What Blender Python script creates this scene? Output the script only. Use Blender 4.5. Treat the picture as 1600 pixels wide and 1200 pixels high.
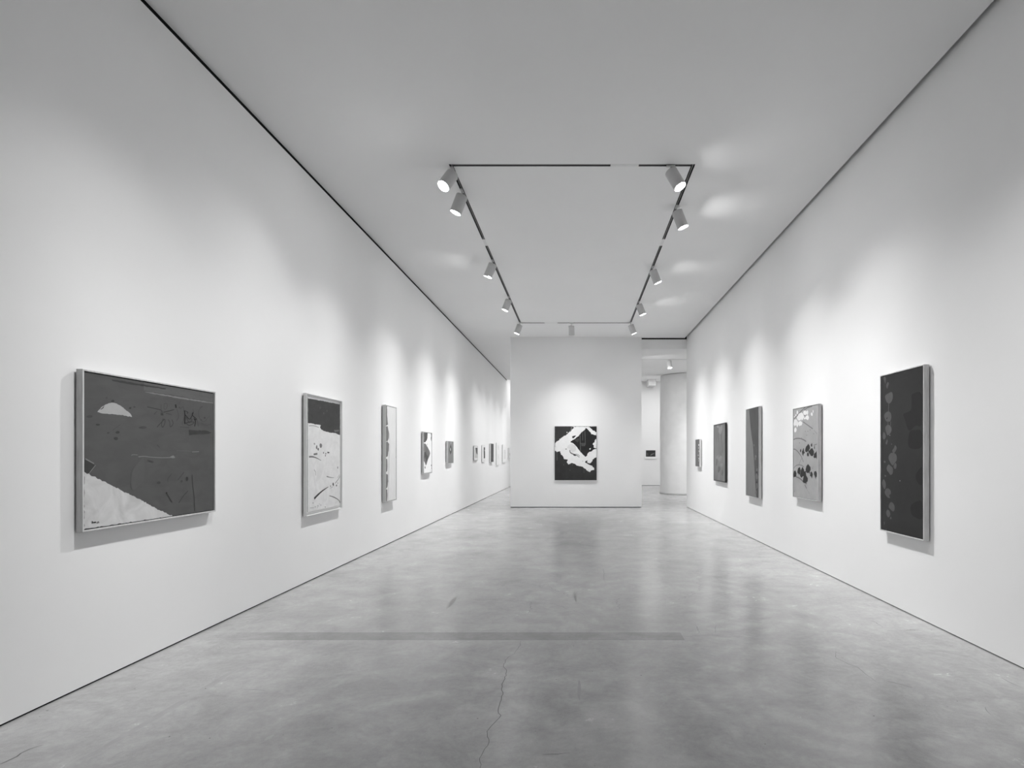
import bpy, bmesh, math, random
from mathutils import Vector, Matrix

scene = bpy.context.scene
for o in list(bpy.data.objects):
    bpy.data.objects.remove(o)

# ------------------------------------------------------------------ camera
F = 850.0                      # focal length in pixels of the 1600 px frame
VX, VY = 903.2, 710.3          # vanishing point of the hall in the frame
EYE = 1.5
cam_d = bpy.data.cameras.new('camera')
cam_d.sensor_fit = 'HORIZONTAL'
cam_d.sensor_width = 36.0
cam_d.lens = F / 1600 * 36.0
cam_d.shift_x = -(VX - 800) / 1600
cam_d.shift_y = (VY - 600) / 1600
cam_d.clip_end = 200
cam = bpy.data.objects.new('camera', cam_d)
scene.collection.objects.link(cam)
cam.location = (0, 0, EYE)
cam.rotation_euler = (math.pi / 2, 0, 0)
scene.camera = cam

# ------------------------------------------------------------------ world, exposure
world = bpy.data.worlds.new('world')
scene.world = world
world.use_nodes = True
world.node_tree.nodes['Background'].inputs[0].default_value = (1, 1, 1, 1)
world.node_tree.nodes['Background'].inputs[1].default_value = 0.02
vs = scene.view_settings
vs.view_transform = 'Standard'
vs.look = 'None'
vs.gamma = 1.0
vs.use_curve_mapping = False
vs.exposure = 0.28

C = scene.collection
PI = math.pi

def spot(name, loc, target, watts, cone=170, blend=0.3, radius=0.03, parent=None, sigma=22, spill=0.14):
    d = bpy.data.lights.new(name, 'SPOT')
    d.energy = watts
    d.spot_size = math.radians(cone)
    d.spot_blend = blend
    d.shadow_soft_size = radius
    if sigma:
        # the reflector's beam: bright in the middle, falling off smoothly, plus a little wide spill
        d.use_nodes = True
        nt = d.node_tree
        em = nt.nodes['Emission']
        tc = nt.nodes.new('ShaderNodeTexCoord')
        sp = nt.nodes.new('ShaderNodeSeparateXYZ')
        nt.links.new(tc.outputs['Normal'], sp.inputs[0])
        def M(op, a, b=None):
            n = nt.nodes.new('ShaderNodeMath'); n.operation = op
            for i, v in enumerate((a, b)):
                if v is None: continue
                if isinstance(v, (int, float)): n.inputs[i].default_value = v
                else: nt.links.new(v, n.inputs[i])
            return n.outputs[0]
        th = M('ARCCOSINE', M('MINIMUM', M('ABSOLUTE', sp.outputs[2]), 1.0))
        g1 = M('EXPONENT', M('MULTIPLY', M('POWER', M('DIVIDE', th, math.radians(sigma)), 2.0), -1.0))
        g2 = M('EXPONENT', M('MULTIPLY', M('POWER', M('DIVIDE', th, math.radians(60)), 2.0), -1.0))
        mr = nt.nodes.new('ShaderNodeMapRange'); mr.interpolation_type = 'SMOOTHSTEP'
        mr.inputs[1].default_value = math.radians(31); mr.inputs[2].default_value = math.radians(45)
        mr.inputs[3].default_value = 1.0; mr.inputs[4].default_value = 0.3
        nt.links.new(th, mr.inputs[0])
        nt.links.new(M('MULTIPLY', M('ADD', g1, M('MULTIPLY', g2, spill)), mr.outputs[0]), em.inputs['Strength'])
    o = bpy.data.objects.new(name, d)
    C.objects.link(o)
    loc = Vector(loc)
    q = (Vector(target) - loc).to_track_quat('-Z', 'Y')
    if parent:
        o.parent = parent
        loc = loc - parent.location
    o.location = loc
    o.rotation_euler = q.to_euler()
    return o

XL, XR = -3.181, 3.115        # wall faces
HC = 4.84                     # ceiling height
TXL, TXR = -1.465, 1.327      # the two side runs of the lighting track
TY0, TY1 = 6.28, 13.80        # its front and back runs
PY = 15.45                    # partition face
YB = 26.45                    # far wall
YR = 15.62                    # end of the right wall

# lamps of the same track system nearer than the picture's top edge
spot('near_left_lamp', (TXL, 3.5, 4.55), (XL, 3.7, 0.0), 280, sigma=18.5)
spot('near_right_lamp', (TXR, 3.3, 4.55), (XR, 3.4, 0.0), 245, sigma=20)
for y, wl, wr in ((0.2, 85, 40), (-2.8, 85, 50)):  # unseen fill spots added above and behind the camera
    spot('rear_left_fill', (TXL, y, 4.55), (XL, y - 0.3, 0.2), wl, sigma=28)
    spot('rear_right_fill', (TXR, y, 4.55), (XR, y - 0.3, 0.2), wr, sigma=28)
# lamps beyond the partition on the left, lighting the far pictures
for y in (16.9, 18.3, 19.9, 21.6, 23.4):
    spot('far_left_lamp', (TXL, y, 4.55), (XL, y, 0.2), 190, sigma=25)
# the skylit end of the building
for loc, sx, sy, w in (((-1.0, 25.3, 5.0), 3.6, 1.6, 60), ((4.2, 23.6, 5.0), 3.5, 2.4, 110)):
    d = bpy.data.lights.new('skylight', 'AREA'); d.shape = 'RECTANGLE'
    d.size = sx; d.size_y = sy; d.energy = w * 0.75
    o = bpy.data.objects.new('skylight', d); C.objects.link(o); o.location = loc
# unseen spots added to brighten the side room and its column
spot('side_room_fill', (4.9, 17.3, 4.25), (5.6, 19.5, 1.2), 400, sigma=40)
spot('side_room_fill', (2.2, 16.3, 4.2), (3.9, 20.0, 1.2), 260, sigma=36)
spot('side_room_fill', (2.6, 17.6, 4.3), (2.4, 18.4, 0.0), 130, sigma=50)

# ------------------------------------------------------------------ materials
def srgb(v):
    v /= 255.0
    return v / 12.92 if v <= 0.04045 else ((v + 0.055) / 1.055) ** 2.4

def principled(name):
    m = bpy.data.materials.new(name)
    m.use_nodes = True
    return m, m.node_tree, m.node_tree.nodes['Principled BSDF']

def noise_mat(name, g, var=0.12, scale=4.0, rough=0.6, spec=0.25, stretch=(1, 1, 1), detail=6, bump=0.0, dist=0.0, sharp=(0.3, 0.7)):
    m, nt, b = principled(name)
    tc = nt.nodes.new('ShaderNodeTexCoord')
    mp = nt.nodes.new('ShaderNodeMapping')
    mp.inputs['Scale'].default_value = stretch
    n = nt.nodes.new('ShaderNodeTexNoise')
    n.inputs['Scale'].default_value = scale
    n.inputs['Detail'].default_value = detail
    n.inputs['Distortion'].default_value = dist
    r = nt.nodes.new('ShaderNodeValToRGB')
    lo, hi = max(0.0, g * (1 - var)), min(0.95, g * (1 + var))
    r.color_ramp.elements[0].position = sharp[0]
    r.color_ramp.elements[1].position = sharp[1]
    r.color_ramp.elements[0].color = (lo, lo, lo, 1)
    r.color_ramp.elements[1].color = (hi, hi, hi, 1)
    nt.links.new(tc.outputs['Object'], mp.inputs['Vector'])
    nt.links.new(mp.outputs[0], n.inputs['Vector'])
    nt.links.new(n.outputs['Fac'], r.inputs['Fac'])
    nt.links.new(r.outputs['Color'], b.inputs['Base Color'])
    b.inputs['Roughness'].default_value = rough
    b.inputs['Specular IOR Level'].default_value = spec
    if bump:
        bp = nt.nodes.new('ShaderNodeBump')
        bp.inputs['Strength'].default_value = bump
        bp.inputs['Distance'].default_value = 0.01
        nt.links.new(n.outputs['Fac'], bp.inputs['Height'])
        nt.links.new(bp.outputs[0], b.inputs['Normal'])
    return m

def plain(name, g, rough=0.6, spec=0.3):
    return noise_mat(name, g, 0.03, 12, rough, spec)

_pc = {}
def paint(obs, var=0.1, scale=6.0, stretch=(1, 1, 1), rough=0.6, spec=0.2, dist=0.0):
    """paint whose grey reads about obs (0-255) on a lit wall"""
    k = (obs, var, scale, stretch, rough, spec, dist)
    if k not in _pc:
        g = min(0.88, 1.22 * srgb(obs))
        _pc[k] = noise_mat('paint_grey_%d' % int(obs), g, var, scale, rough, spec, stretch, dist=dist, bump=0.15)
    return _pc[k]

M_wall = noise_mat('wall_paint', 0.90, 0.008, 1.5, 0.75, 0.2)
M_ceil = noise_mat('ceiling_paint', 0.92, 0.008, 1.0, 0.85, 0.15)
M_black = plain('black_reveal', 0.008, 0.8, 0.1)
M_dark = plain('dark_backing', 0.02, 0.7, 0.2)
M_plaster = noise_mat('column_plaster', 0.70, 0.04, 3.0, 0.85, 0.15, bump=0.5)
M_lampw = plain('lamp_white_enamel', 0.62, 0.45, 0.4)
M_steel = plain('grey_steel', 0.35, 0.4, 0.5)
M_track = plain('black_track', 0.015, 0.6, 0.3)
M_trackrib = plain('grey_track_rib', 0.30, 0.5, 0.3)
M_cover = plain('white_track_cover', 0.82, 0.7, 0.2)
M_maple = noise_mat('maple_veneer', 0.62, 0.12, 5, 0.5, 0.3, (6, 6, 0.8), dist=1.5)
M_wood = noise_mat('grey_wood', 0.54, 0.15, 6, 0.5, 0.3, (8, 8, 0.8), dist=1.0)
M_pale = noise_mat('pale_frame', 0.80, 0.04, 6, 0.5, 0.3, (8, 8, 1))
M_darkwood = noise_mat('dark_wood', 0.045, 0.2, 6, 0.45, 0.3, (8, 8, 1))
M_white = plain('white_frame', 0.90, 0.5, 0.3)
M_greyframe = plain('grey_frame', 0.58, 0.5, 0.3)

def lens_mat(strength):
    m, nt, b = principled('lamp_lens')
    b.inputs['Base Color'].default_value = (0.9, 0.9, 0.9, 1)
    b.inputs['Emission Color'].default_value = (1, 1, 1, 1)
    b.inputs['Emission Strength'].default_value = strength
    return m

def floor_material():
    m, nt, b = principled('polished_concrete')
    L = nt.links.new
    tc = nt.nodes.new('ShaderNodeTexCoord')
    def noise(scale, detail, dist=0.0, rough=0.55, mapping=None):
        n = nt.nodes.new('ShaderNodeTexNoise')
        n.inputs['Scale'].default_value = scale
        n.inputs['Detail'].default_value = detail
        n.inputs['Distortion'].default_value = dist
        n.inputs['Roughness'].default_value = rough
        if mapping:
            mp = nt.nodes.new('ShaderNodeMapping')
            mp.inputs['Scale'].default_value = mapping[0]
            mp.inputs['Rotation'].default_value = (0, 0, mapping[1])
            L(tc.outputs['Object'], mp.inputs['Vector'])
            L(mp.outputs[0], n.inputs['Vector'])
        else:
            L(tc.outputs['Object'], n.inputs['Vector'])
        return n.outputs['Fac']
    def rng(x, a, bb, c, d):
        n = nt.nodes.new('ShaderNodeMapRange')
        n.inputs[1].default_value = a; n.inputs[2].default_value = bb
        n.inputs[3].default_value = c; n.inputs[4].default_value = d
        L(x, n.inputs[0]); return n.outputs[0]
    def math_(op, x, y):
        n = nt.nodes.new('ShaderNodeMath'); n.operation = op
        for i, v in enumerate((x, y)):
            if isinstance(v, (int, float)): n.inputs[i].default_value = v
            else: L(v, n.inputs[i])
        return n.outputs[0]
    big = noise(0.45, 3, 0.6)
    mid = noise(2.6, 12, 0.5, 0.72)
    swirl = noise(1.6, 10, 0.8, 0.7, ((1.0, 2.4, 1), 0.2))
    fine = noise(22, 6, 0.4, 0.75)
    sand = noise(240, 2, 0.0, 0.7)
    v = rng(big, 0.35, 0.65, 0.90, 1.08)
    v = math_('MULTIPLY', v, rng(mid, 0.34, 0.66, 0.84, 1.12))
    v = math_('MULTIPLY', v, rng(swirl, 0.3, 0.7, 0.92, 1.08))
    v = math_('MULTIPLY', v, rng(fine, 0.3, 0.7, 0.92, 1.08))
    v = math_('MULTIPLY', v, rng(sand, 0.3, 0.7, 0.93, 1.07))
    # faint arcs left by the power trowel
    for cx_, cy_, r0, r1, fr in ((1.75, 3.55, 0.35, 1.35, 34.0), (-0.6, 2.6, 0.5, 1.5, 27.0), (0.9, 5.6, 0.4, 1.6, 30.0)):
        mp = nt.nodes.new('ShaderNodeMapping'); mp.inputs['Location'].default_value = (-cx_, -cy_, 0)
        L(tc.outputs['Object'], mp.inputs['Vector'])
        ln = nt.nodes.new('ShaderNodeVectorMath'); ln.operation = 'LENGTH'; L(mp.outputs[0], ln.inputs[0])
        d = ln.outputs['Value']
        w_ = math_('SINE', math_('ADD', math_('MULTIPLY', d, fr), math_('MULTIPLY', swirl, 5.0)), 0.0)
        msk = math_('MULTIPLY', rng(d, r0, r0 + 0.2, 0, 1), rng(d, r1 - 0.3, r1, 1, 0))
        msk = math_('MULTIPLY', msk, rng(mid, 0.42, 0.6, 0.15, 1))
        v = math_('MULTIPLY', v, math_('ADD', 1.0, math_('MULTIPLY', math_('MULTIPLY', w_, msk), 0.06)))
    v = math_('MULTIPLY', v, FLOOR_G)
    # pores and fine hairline scratches
    pores = noise(75, 3, 0.0, 0.6)
    v = math_('MULTIPLY', v, rng(pores, 0.66, 0.74, 1.0, 0.80))
    hair = noise(3.0, 8, 1.0, 0.8, ((0.7, 14.0, 1), 0.5))
    v = math_('MULTIPLY', v, rng(hair, 0.62, 0.72, 1.0, 0.93))
    # the filled trench: a straight darker band of newer concrete across the hall
    sx = nt.nodes.new('ShaderNodeSeparateXYZ'); L(tc.outputs['Object'], sx.inputs[0])
    def box(coord, a, bb, soft0, soft1):
        lo = rng(coord, a - soft0, a + soft0, 0, 1)
        hi = rng(coord, bb - soft1, bb + soft1, 1, 0)
        return math_('MULTIPLY', lo, hi)
    band = math_('MULTIPLY', box(sx.outputs[1], 4.394, 4.592, 0.004, 0.004),
                 box(sx.outputs[0], -2.75, 0.863, 0.35, 0.004))
    dark = math_('SUBTRACT', 1.0, math_('MULTIPLY', band, 0.29))
    v = math_('MULTIPLY', v, dark)
    rim = math_('SUBTRACT', box(sx.outputs[1], 4.384, 4.602, 0.006, 0.006), box(sx.outputs[1], 4.394, 4.592, 0.004, 0.004))
    rim = math_('MULTIPLY', rim, box(sx.outputs[0], -2.75, 0.87, 0.35, 0.01))
    v = math_('ADD', v, math_('MULTIPLY', rim, 0.03))
    cmb = nt.nodes.new('ShaderNodeCombineXYZ')
    for i in range(3): L(v, cmb.inputs[i])
    L(cmb.outputs[0], b.inputs['Base Color'])
    ro = rng(mid, 0.3, 0.7, 0.18, 0.28)
    ro = math_('ADD', ro, rng(fine, 0.3, 0.7, -0.02, 0.02))
    L(ro, b.inputs['Roughness'])
    b.inputs['Specular IOR Level'].default_value = 0.5
    bp = nt.nodes.new('ShaderNodeBump')
    bp.inputs['Strength'].default_value = 0.03
    bp.inputs['Distance'].default_value = 0.003
    L(mid, bp.inputs['Height']); L(bp.outputs[0], b.inputs['Normal'])
    return m
FLOOR_G = 0.42
M_floor = floor_material()
M_crack = plain('floor_crack', 0.10, 0.7, 0.2)
M_scuff = noise_mat('floor_scuff', 0.31, 0.1, 20, 0.35, 0.4)
M_scuff2 = noise_mat('floor_smear', 0.375, 0.08, 9, 0.25, 0.45)

# ------------------------------------------------------------------ mesh helpers
def add_box(bm, x0, x1, y0, y1, z0, z1, mi=0):
    vs_ = [bm.verts.new(p) for p in ((x0, y0, z0), (x1, y0, z0), (x1, y1, z0), (x0, y1, z0),
                                     (x0, y0, z1), (x1, y0, z1), (x1, y1, z1), (x0, y1, z1))]
    for f in ((3, 2, 1, 0), (4, 5, 6, 7), (0, 1, 5, 4), (1, 2, 6, 5), (2, 3, 7, 6), (3, 0, 4, 7)):
        fc = bm.faces.new([vs_[i] for i in f]); fc.material_index = mi
    return vs_

def add_lathe(bm, prof, seg=40, mi=0, mat=None, smooth=True):
    rings = []
    for r, z in prof:
        if r < 1e-6:
            rings.append([bm.verts.new((0, 0, z))])
        else:
            rings.append([bm.verts.new((r * math.cos(2 * PI * i / seg), r * math.sin(2 * PI * i / seg), z)) for i in range(seg)])
    for a, b in zip(rings, rings[1:]):
        for i in range(seg):
            j = (i + 1) % seg
            if len(a) == 1 and len(b) == 1: continue
            if len(a) == 1: f = bm.faces.new((a[0], b[i], b[j]))
            elif len(b) == 1: f = bm.faces.new((a[i], a[j], b[0]))
            else: f = bm.faces.new((a[i], a[j], b[j], b[i]))
            f.material_index = mi; f.smooth = smooth
    if mat is not None:
        bmesh.ops.transform(bm, matrix=mat, verts=[v for r in rings for v in r])

def obj(name, bm, mats, parent=None, loc=None):
    me = bpy.data.meshes.new(name)
    bmesh.ops.recalc_face_normals(bm, faces=[f for f in bm.faces if not f.tag])
    bm.to_mesh(me); bm.free()
    for m in (mats if isinstance(mats, (list, tuple)) else [mats]):
        me.materials.append(m)
    o = bpy.data.objects.new(name, me)
    C.objects.link(o)
    if loc: o.location = loc
    if parent: o.parent = parent
    return o

def bevel(o, w=0.0015, seg=2):
    m = o.modifiers.new('bevel', 'BEVEL'); m.width = w; m.segments = seg; m.limit_method = 'ANGLE'
    return o

def struct(name, boxes, mat):
    bm = bmesh.new()
    for b in boxes: add_box(bm, *b)
    o = obj(name, bm, mat)
    o['kind'] = 'structure'
    return o

def thing(name, label, cat, loc, rotz=0, group=None):
    o = bpy.data.objects.new(name, None); C.objects.link(o)
    o.empty_display_size = 0.1
    o.location = loc; o.rotation_euler = (0, 0, rotz)
    o['label'] = label; o['category'] = cat
    if group: o['group'] = group
    return o

# ------------------------------------------------------------------ room shell
YN = -6.0
G = 0.022                                              # half width of the track slot
struct('wall_left', [(-3.45, XL, YN, YB, 0.012, 4.802)], M_wall)
struct('trim_1', [(-3.45, -3.184, YN, 24.3, 4.802, 4.839)], M_black)          # black reveal over the left wall
struct('wall_left_upper', [(-3.45, XL, 24.3, YB, 4.802, 5.10)], M_wall)
struct('baseboard_left', [(-3.45, -3.192, YN, YB, -0.05, 0.012)], M_black)
struct('wall_right', [(XR, 3.40, YN, YR, 0.008, 5.10)], M_wall)
struct('baseboard_right', [(3.126, 3.40, YN, YR - 0.01, -0.05, 0.008)], M_black)
struct('wall_front', [(-3.45, 3.40, YN - 0.2, YN, -0.05, 5.1)], M_wall)
struct('wall_back', [(-1.925, 1.805, PY, PY + 0.32, 0.016, HC)], M_wall)             # the partition
struct('baseboard_back', [(-1.91, 1.79, PY + 0.012, PY + 0.31, -0.05, 0.016)], M_black)
# ceiling around the recessed track
CT = HC + 0.12
xa0, xa1, xb0, xb1 = TXL - G, TXL + G, TXR - G, TXR + G
ya0, ya1, yb0, yb1 = TY0 - G, TY0 + G, TY1 - G, TY1 + G
CR = 3.058
struct('ceiling', [(-3.45, xa0, YN, 24.3, HC, CT), (xb1, CR, YN, 15.58, HC, CT),
                   (xa0, xb1, YN, ya0, HC, CT), (xa0, xb1, yb1, 15.58, HC, CT),
                   (xa1, xb0, ya1, yb0, HC, CT), (xa0, 1.80, 15.58, 24.3, HC, CT)], M_ceil)
struct('trim_2', [(3.0, 3.12, YN, 15.6, 4.961, 5.03), (3.0535, 3.0575, YN, 15.58, 4.843, 4.955), (1.805, 3.40, 15.60, 15.66, 4.803, 5.06)], M_black)  # black lining added to darken the right gap; last box: header reveal
# header over the right opening, lower ceiling of the side room, skylit end
struct('wall_header', [(1.80, 3.30, 15.60, 15.9, 4.53, 4.803)], M_wall)
struct('ceiling_side_room', [(1.80, 6.8, 15.90, 20.9, 4.53, 4.95), (1.80, 3.40, 15.66, 15.90, 4.803, 4.95)], M_ceil)
struct('wall_side_room', [(6.6, 6.8, 15.4, YB, 0.0, 5.3), (3.40, 6.8, 15.40, YR, 0.0, 5.3)], M_wall)
struct('wall_far', [(-3.45, 6.8, YB, YB + 0.2, 0.012, 5.3)], M_wall)
struct('baseboard_far', [(-3.45, 6.8, YB + 0.01, YB + 0.19, -0.05, 0.012)], M_dark)
struct('ceiling_far', [(1.80, 6.8, 20.9, YB, 5.057, 5.18), (-3.45, 1.80, 24.3, YB, 5.057, 5.18), (1.78, 1.80, 20.9, 24.3, 4.84, 5.057)], M_ceil)
for o in bpy.data.objects:                              # keep to the setting's own names
    if o.name == 'wall_left_upper': o.name = 'wall_left_2'
# grey strip standing in for the side room's lighting track
struct('side_room_track', [(1.81, 6.6, 17.315, 17.345, 4.522, 4.532)], M_greyframe)

# floor with cracks, specks and scuffs
def floor_xy(px, py):
    y = EYE * F / (py - VY)
    return Vector(((px - VX) / F * y, y))

def rough_line(pts, n=4, amp=0.012, rnd=None):
    out = [pts[0]]
    for a, b in zip(pts, pts[1:]):
        d = b - a; nn = Vector((-d.y, d.x)).normalized() if d.length else Vector((0, 1))
        k = max(1, int(d.length / 0.025 * n / 4))
        off = 0
        for i in range(1, k):
            off = off * 0.6 + rnd.uniform(-amp, amp)
            out.append(a + d * (i / k) + nn * off)
        out.append(b)
    return out

def ribbon(bm, pts, widths, z, mi, swap=None):
    prev = None
    n = len(pts)
    for i, p in enumerate(pts):
        d = (pts[min(i + 1, n - 1)] - pts[max(i - 1, 0)])
        nn = Vector((-d.y, d.x))
        nn = nn.normalized() if nn.length > 1e-9 else Vector((1, 0))
        t = i / max(1, n - 1)
        if isinstance(widths, (int, float)): w = widths
        else:
            q = t * (len(widths) - 1); j = min(int(q), len(widths) - 2)
            w = widths[j] + (widths[j + 1] - widths[j]) * (q - j)
        a, b = p + nn * w / 2, p - nn * w / 2
        if swap: va, vb = bm.verts.new(swap(a, z)), bm.verts.new(swap(b, z))
        else: va, vb = bm.verts.new((a.x, a.y, z)), bm.verts.new((b.x, b.y, z))
        if prev:
            f = bm.faces.new((prev[0], prev[1], vb, va)); f.material_index = mi
        prev = (va, vb)

rnd = random.Random(7)
bm = bmesh.new()
add_box(bm, -3.45, 6.8, YN - 0.2, YB + 0.2, -0.12, 0.0)
def Z5(p): return (300 + p[0] / 3.2, 860 + p[1] / 3.2)
def Z6(p): return (800 + p[0] / 3.2, 860 + p[1] / 3.2)
def Z7(p): return (1240 + p[0] / 4.444, 860 + p[1] / 4.444)
def Z8(p): return (p[0] / 4.0, 940 + p[1] / 4.0)
cracks = [
    (Z6, [(45, 452), (42, 475), (12, 520)], 0.003, 0.006),
    (Z5, [(1606, 520), (1577, 540), (1558, 575), (1572, 610), (1560, 650), (1552, 680), (1555, 720), (1535, 780), (1545, 825),
          (1510, 865), (1475, 905), (1485, 960), (1455, 1010), (1438, 1040), (1440, 1088), (1445, 1150)], 0.0042, 0.008),
    (Z6, [(0, 148), (150, 185), (260, 205), (290, 235), (470, 243), (640, 238), (840, 240), (880, 228), (935, 190), (942, 115), (938, 60)], 0.004, 0.03),
    (Z6, [(190, 265), (290, 295), (380, 330)], 0.004, 0.01),
    (Z6, [(915, 375), (928, 415), (950, 420)], 0.004, 0.015),
    (Z6, [(1022, 375), (1020, 415)], 0.003, 0.01),
    (Z6, [(155, 1022), (200, 1018), (290, 1014)], 0.003, 0.006),
    (Z6, [(860, 432), (1000, 425), (1120, 430), (1250, 445)], 0.0025, 0.01),
    (Z7, [(290, 700), (300, 750), (380, 790), (450, 815), (500, 860), (570, 910)], 0.0035, 0.008),
    (Z7, [(640, 905), (740, 930), (820, 955)], 0.004, 0.008),
    (Z7, [(500, 480), (560, 495), (615, 535)], 0.004, 0.01),
    (Z7, [(1445, 885), (1520, 925), (1580, 952)], 0.004, 0.003),
    (Z7, [(1330, 1090), (1370, 1140)], 0.003, 0.006),
    (Z8, [(0, 1018), (60, 990), (130, 948), (190, 920), (262, 898)], 0.006, 0.01),
    (Z5, [(268, 695), (320, 697), (370, 702)], 0.003, 0.003),
    (Z6, [(455, 90), (465, 160)], 0.005, 0.008),
    (Z6, [(530, 240), (535, 310)], 0.004, 0.02),
    (Z6, [(90, 250), (95, 320)], 0.004, 0.02),
]
for fn, pts, w, amp in cracks:
    P = [floor_xy(*fn(p)) for p in pts]
    ribbon(bm, rough_line(P, 4, amp, rnd), [w * 0.5, w, w * 0.8, w * 0.4], 0.0006, 1)
smears = [
    (Z8, [(500, 990), (700, 880), (860, 790), (1030, 690), (1200, 590), (1380, 480), (1560, 375)], 0.05, 3),
    (Z5, [(515, 400), (565, 365), (640, 320)], 0.05, 3),
    (Z5, [(1320, 232), (1275, 288)], 0.05, 2),
    (Z6, [(335, 650), (338, 750)], 0.022, 3),
    (Z6, [(318, 205), (320, 255)], 0.035, 2),
    (Z5, [(365, 950), (385, 935), (410, 922)], 0.03, 2),
    (Z7, [(855, 550), (780, 555)], 0.03, 2),
]
for fn, pts, w, mi in smears:
    P = [floor_xy(*fn(p)) for p in pts]
    ribbon(bm, rough_line(P, 2, 0.004, rnd), [w * 0.4, w, w, w * 0.3], 0.0004, mi)
def speck(x, y, r, mi=1):
    n = rnd.randint(5, 8); a0 = rnd.uniform(0, 6)
    f = bm.faces.new([bm.verts.new((x + r * rnd.uniform(.5, 1.2) * math.cos(a0 + 2 * PI * i / n),
                                    y + 0.8 * r * rnd.uniform(.5, 1.2) * math.sin(a0 + 2 * PI * i / n), 0.0007)) for i in range(n)])
    f.material_index = mi
for fn, p in [(Z5, (278, 357)), (Z5, (260, 431)), (Z5, (137, 484)), (Z5, (232, 487)), (Z5, (68, 691)), (Z5, (89, 939)), (Z5, (632, 435)),
              (Z5, (1437, 379)), (Z5, (1460, 170)), (Z5, (1513, 332)), (Z5, (1428, 841)), (Z5, (700, 888)), (Z5, (1088, 362)), (Z6, (402, 605)),
              (Z6, (645, 625)), (Z6, (223, 645)), (Z6, (308, 478)), (Z6, (287, 437)), (Z6, (320, 430)), (Z6, (622, 437)), (Z6, (1064, 357)),
              (Z6, (853, 461)), (Z6, (705, 350)), (Z6, (1266, 968)), (Z6, (923, 66)), (Z6, (180, 122)), (Z6, (265, 20)), (Z8, (1310, 854)),
              (Z8, (1285, 545)), (Z8, (1058, 845)), (Z8, (842, 545)), (Z8, (247, 719)), (Z8, (297, 681)), (Z8, (932, 377)), (Z7, (957, 554)),
              (Z7, (287, 457)), (Z7, (1067, 1086)), (Z7, (558, 1150)), (Z7, (1137, 1047)), (Z7, (670, 647)), (Z7, (787, 553)), (Z7, (812, 549)), (Z7, (840, 557))]:
    q = floor_xy(*fn(p)); speck(q.x, q.y, rnd.uniform(0.004, 0.007))
for _ in range(240):
    speck(rnd.uniform(-2.9, 2.9), 1.9 + 10 * rnd.random() ** 2, rnd.uniform(0.0015, 0.0035))
for f in bm.faces: f.tag = f.material_index > 0
for f in bm.faces:
    if f.material_index > 0 and f.normal.z < 0: f.normal_flip()
fl = obj('floor', bm, [M_floor, M_crack, M_scuff, M_scuff2]); fl['kind'] = 'structure'

# ------------------------------------------------------------------ lighting track
t = thing('lighting_track', 'long rectangle of recessed black lighting track in the white ceiling', 'lighting track', (0, TY0, HC))
def rail(x0, x1, y0, y1):
    """a run of track with two dark slots and a paler middle rib"""
    bm = bmesh.new()
    along_y = (y1 - y0) > (x1 - x0)
    add_box(bm, x0, x1, y0, y1, 0.03, 0.10, 0)
    if along_y:
        c = (x0 + x1) / 2
        for a, b in ((x0, x0 + 0.004), (x1 - 0.004, x1)): add_box(bm, a, b, y0, y1, -0.001, 0.03, 0)
        add_box(bm, c - 0.004, c + 0.004, y0, y1, 0.004, 0.03, 1)
    else:
        c = (y0 + y1) / 2
        for a, b in ((y0, y0 + 0.004), (y1 - 0.004, y1)): add_box(bm, x0, x1, a, b, -0.001, 0.03, 0)
        add_box(bm, x0, x1, c - 0.004, c + 0.004, 0.004, 0.03, 1)
    obj('rail', bm, [M_track, M_trackrib], t)
def cover(x0, x1, y0, y1):
    bm = bmesh.new(); add_box(bm, x0, x1, y0, y1, -0.0015, 0.04)
    obj('blank_cover', bm, M_cover, t)
e = 0.0005
def yy(py): return (HC - EYE) * F / (VY - py) - TY0
for cx in (TXL, TXR):
    x0, x1 = cx - G + e, cx + G - e
    rail(x0, x1, -G + e, yy(374)); cover(x0, x1, yy(374), yy(384)); rail(x0, x1, yy(384), TY1 - TY0 + G - e)
def xx(px, y): return (px - VX) / F * y
for cy, a, b in ((TY0, 954, 998), (TY1, 851, 871)):
    y0, y1 = cy - TY0 - G + e, cy - TY0 + G - e
    X0, X1 = xx(a, cy), xx(b, cy)
    rail(TXL + G, X0, y0, y1); cover(X0, X1, y0, y1); rail(X1, TXR - G, y0, y1)

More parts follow.
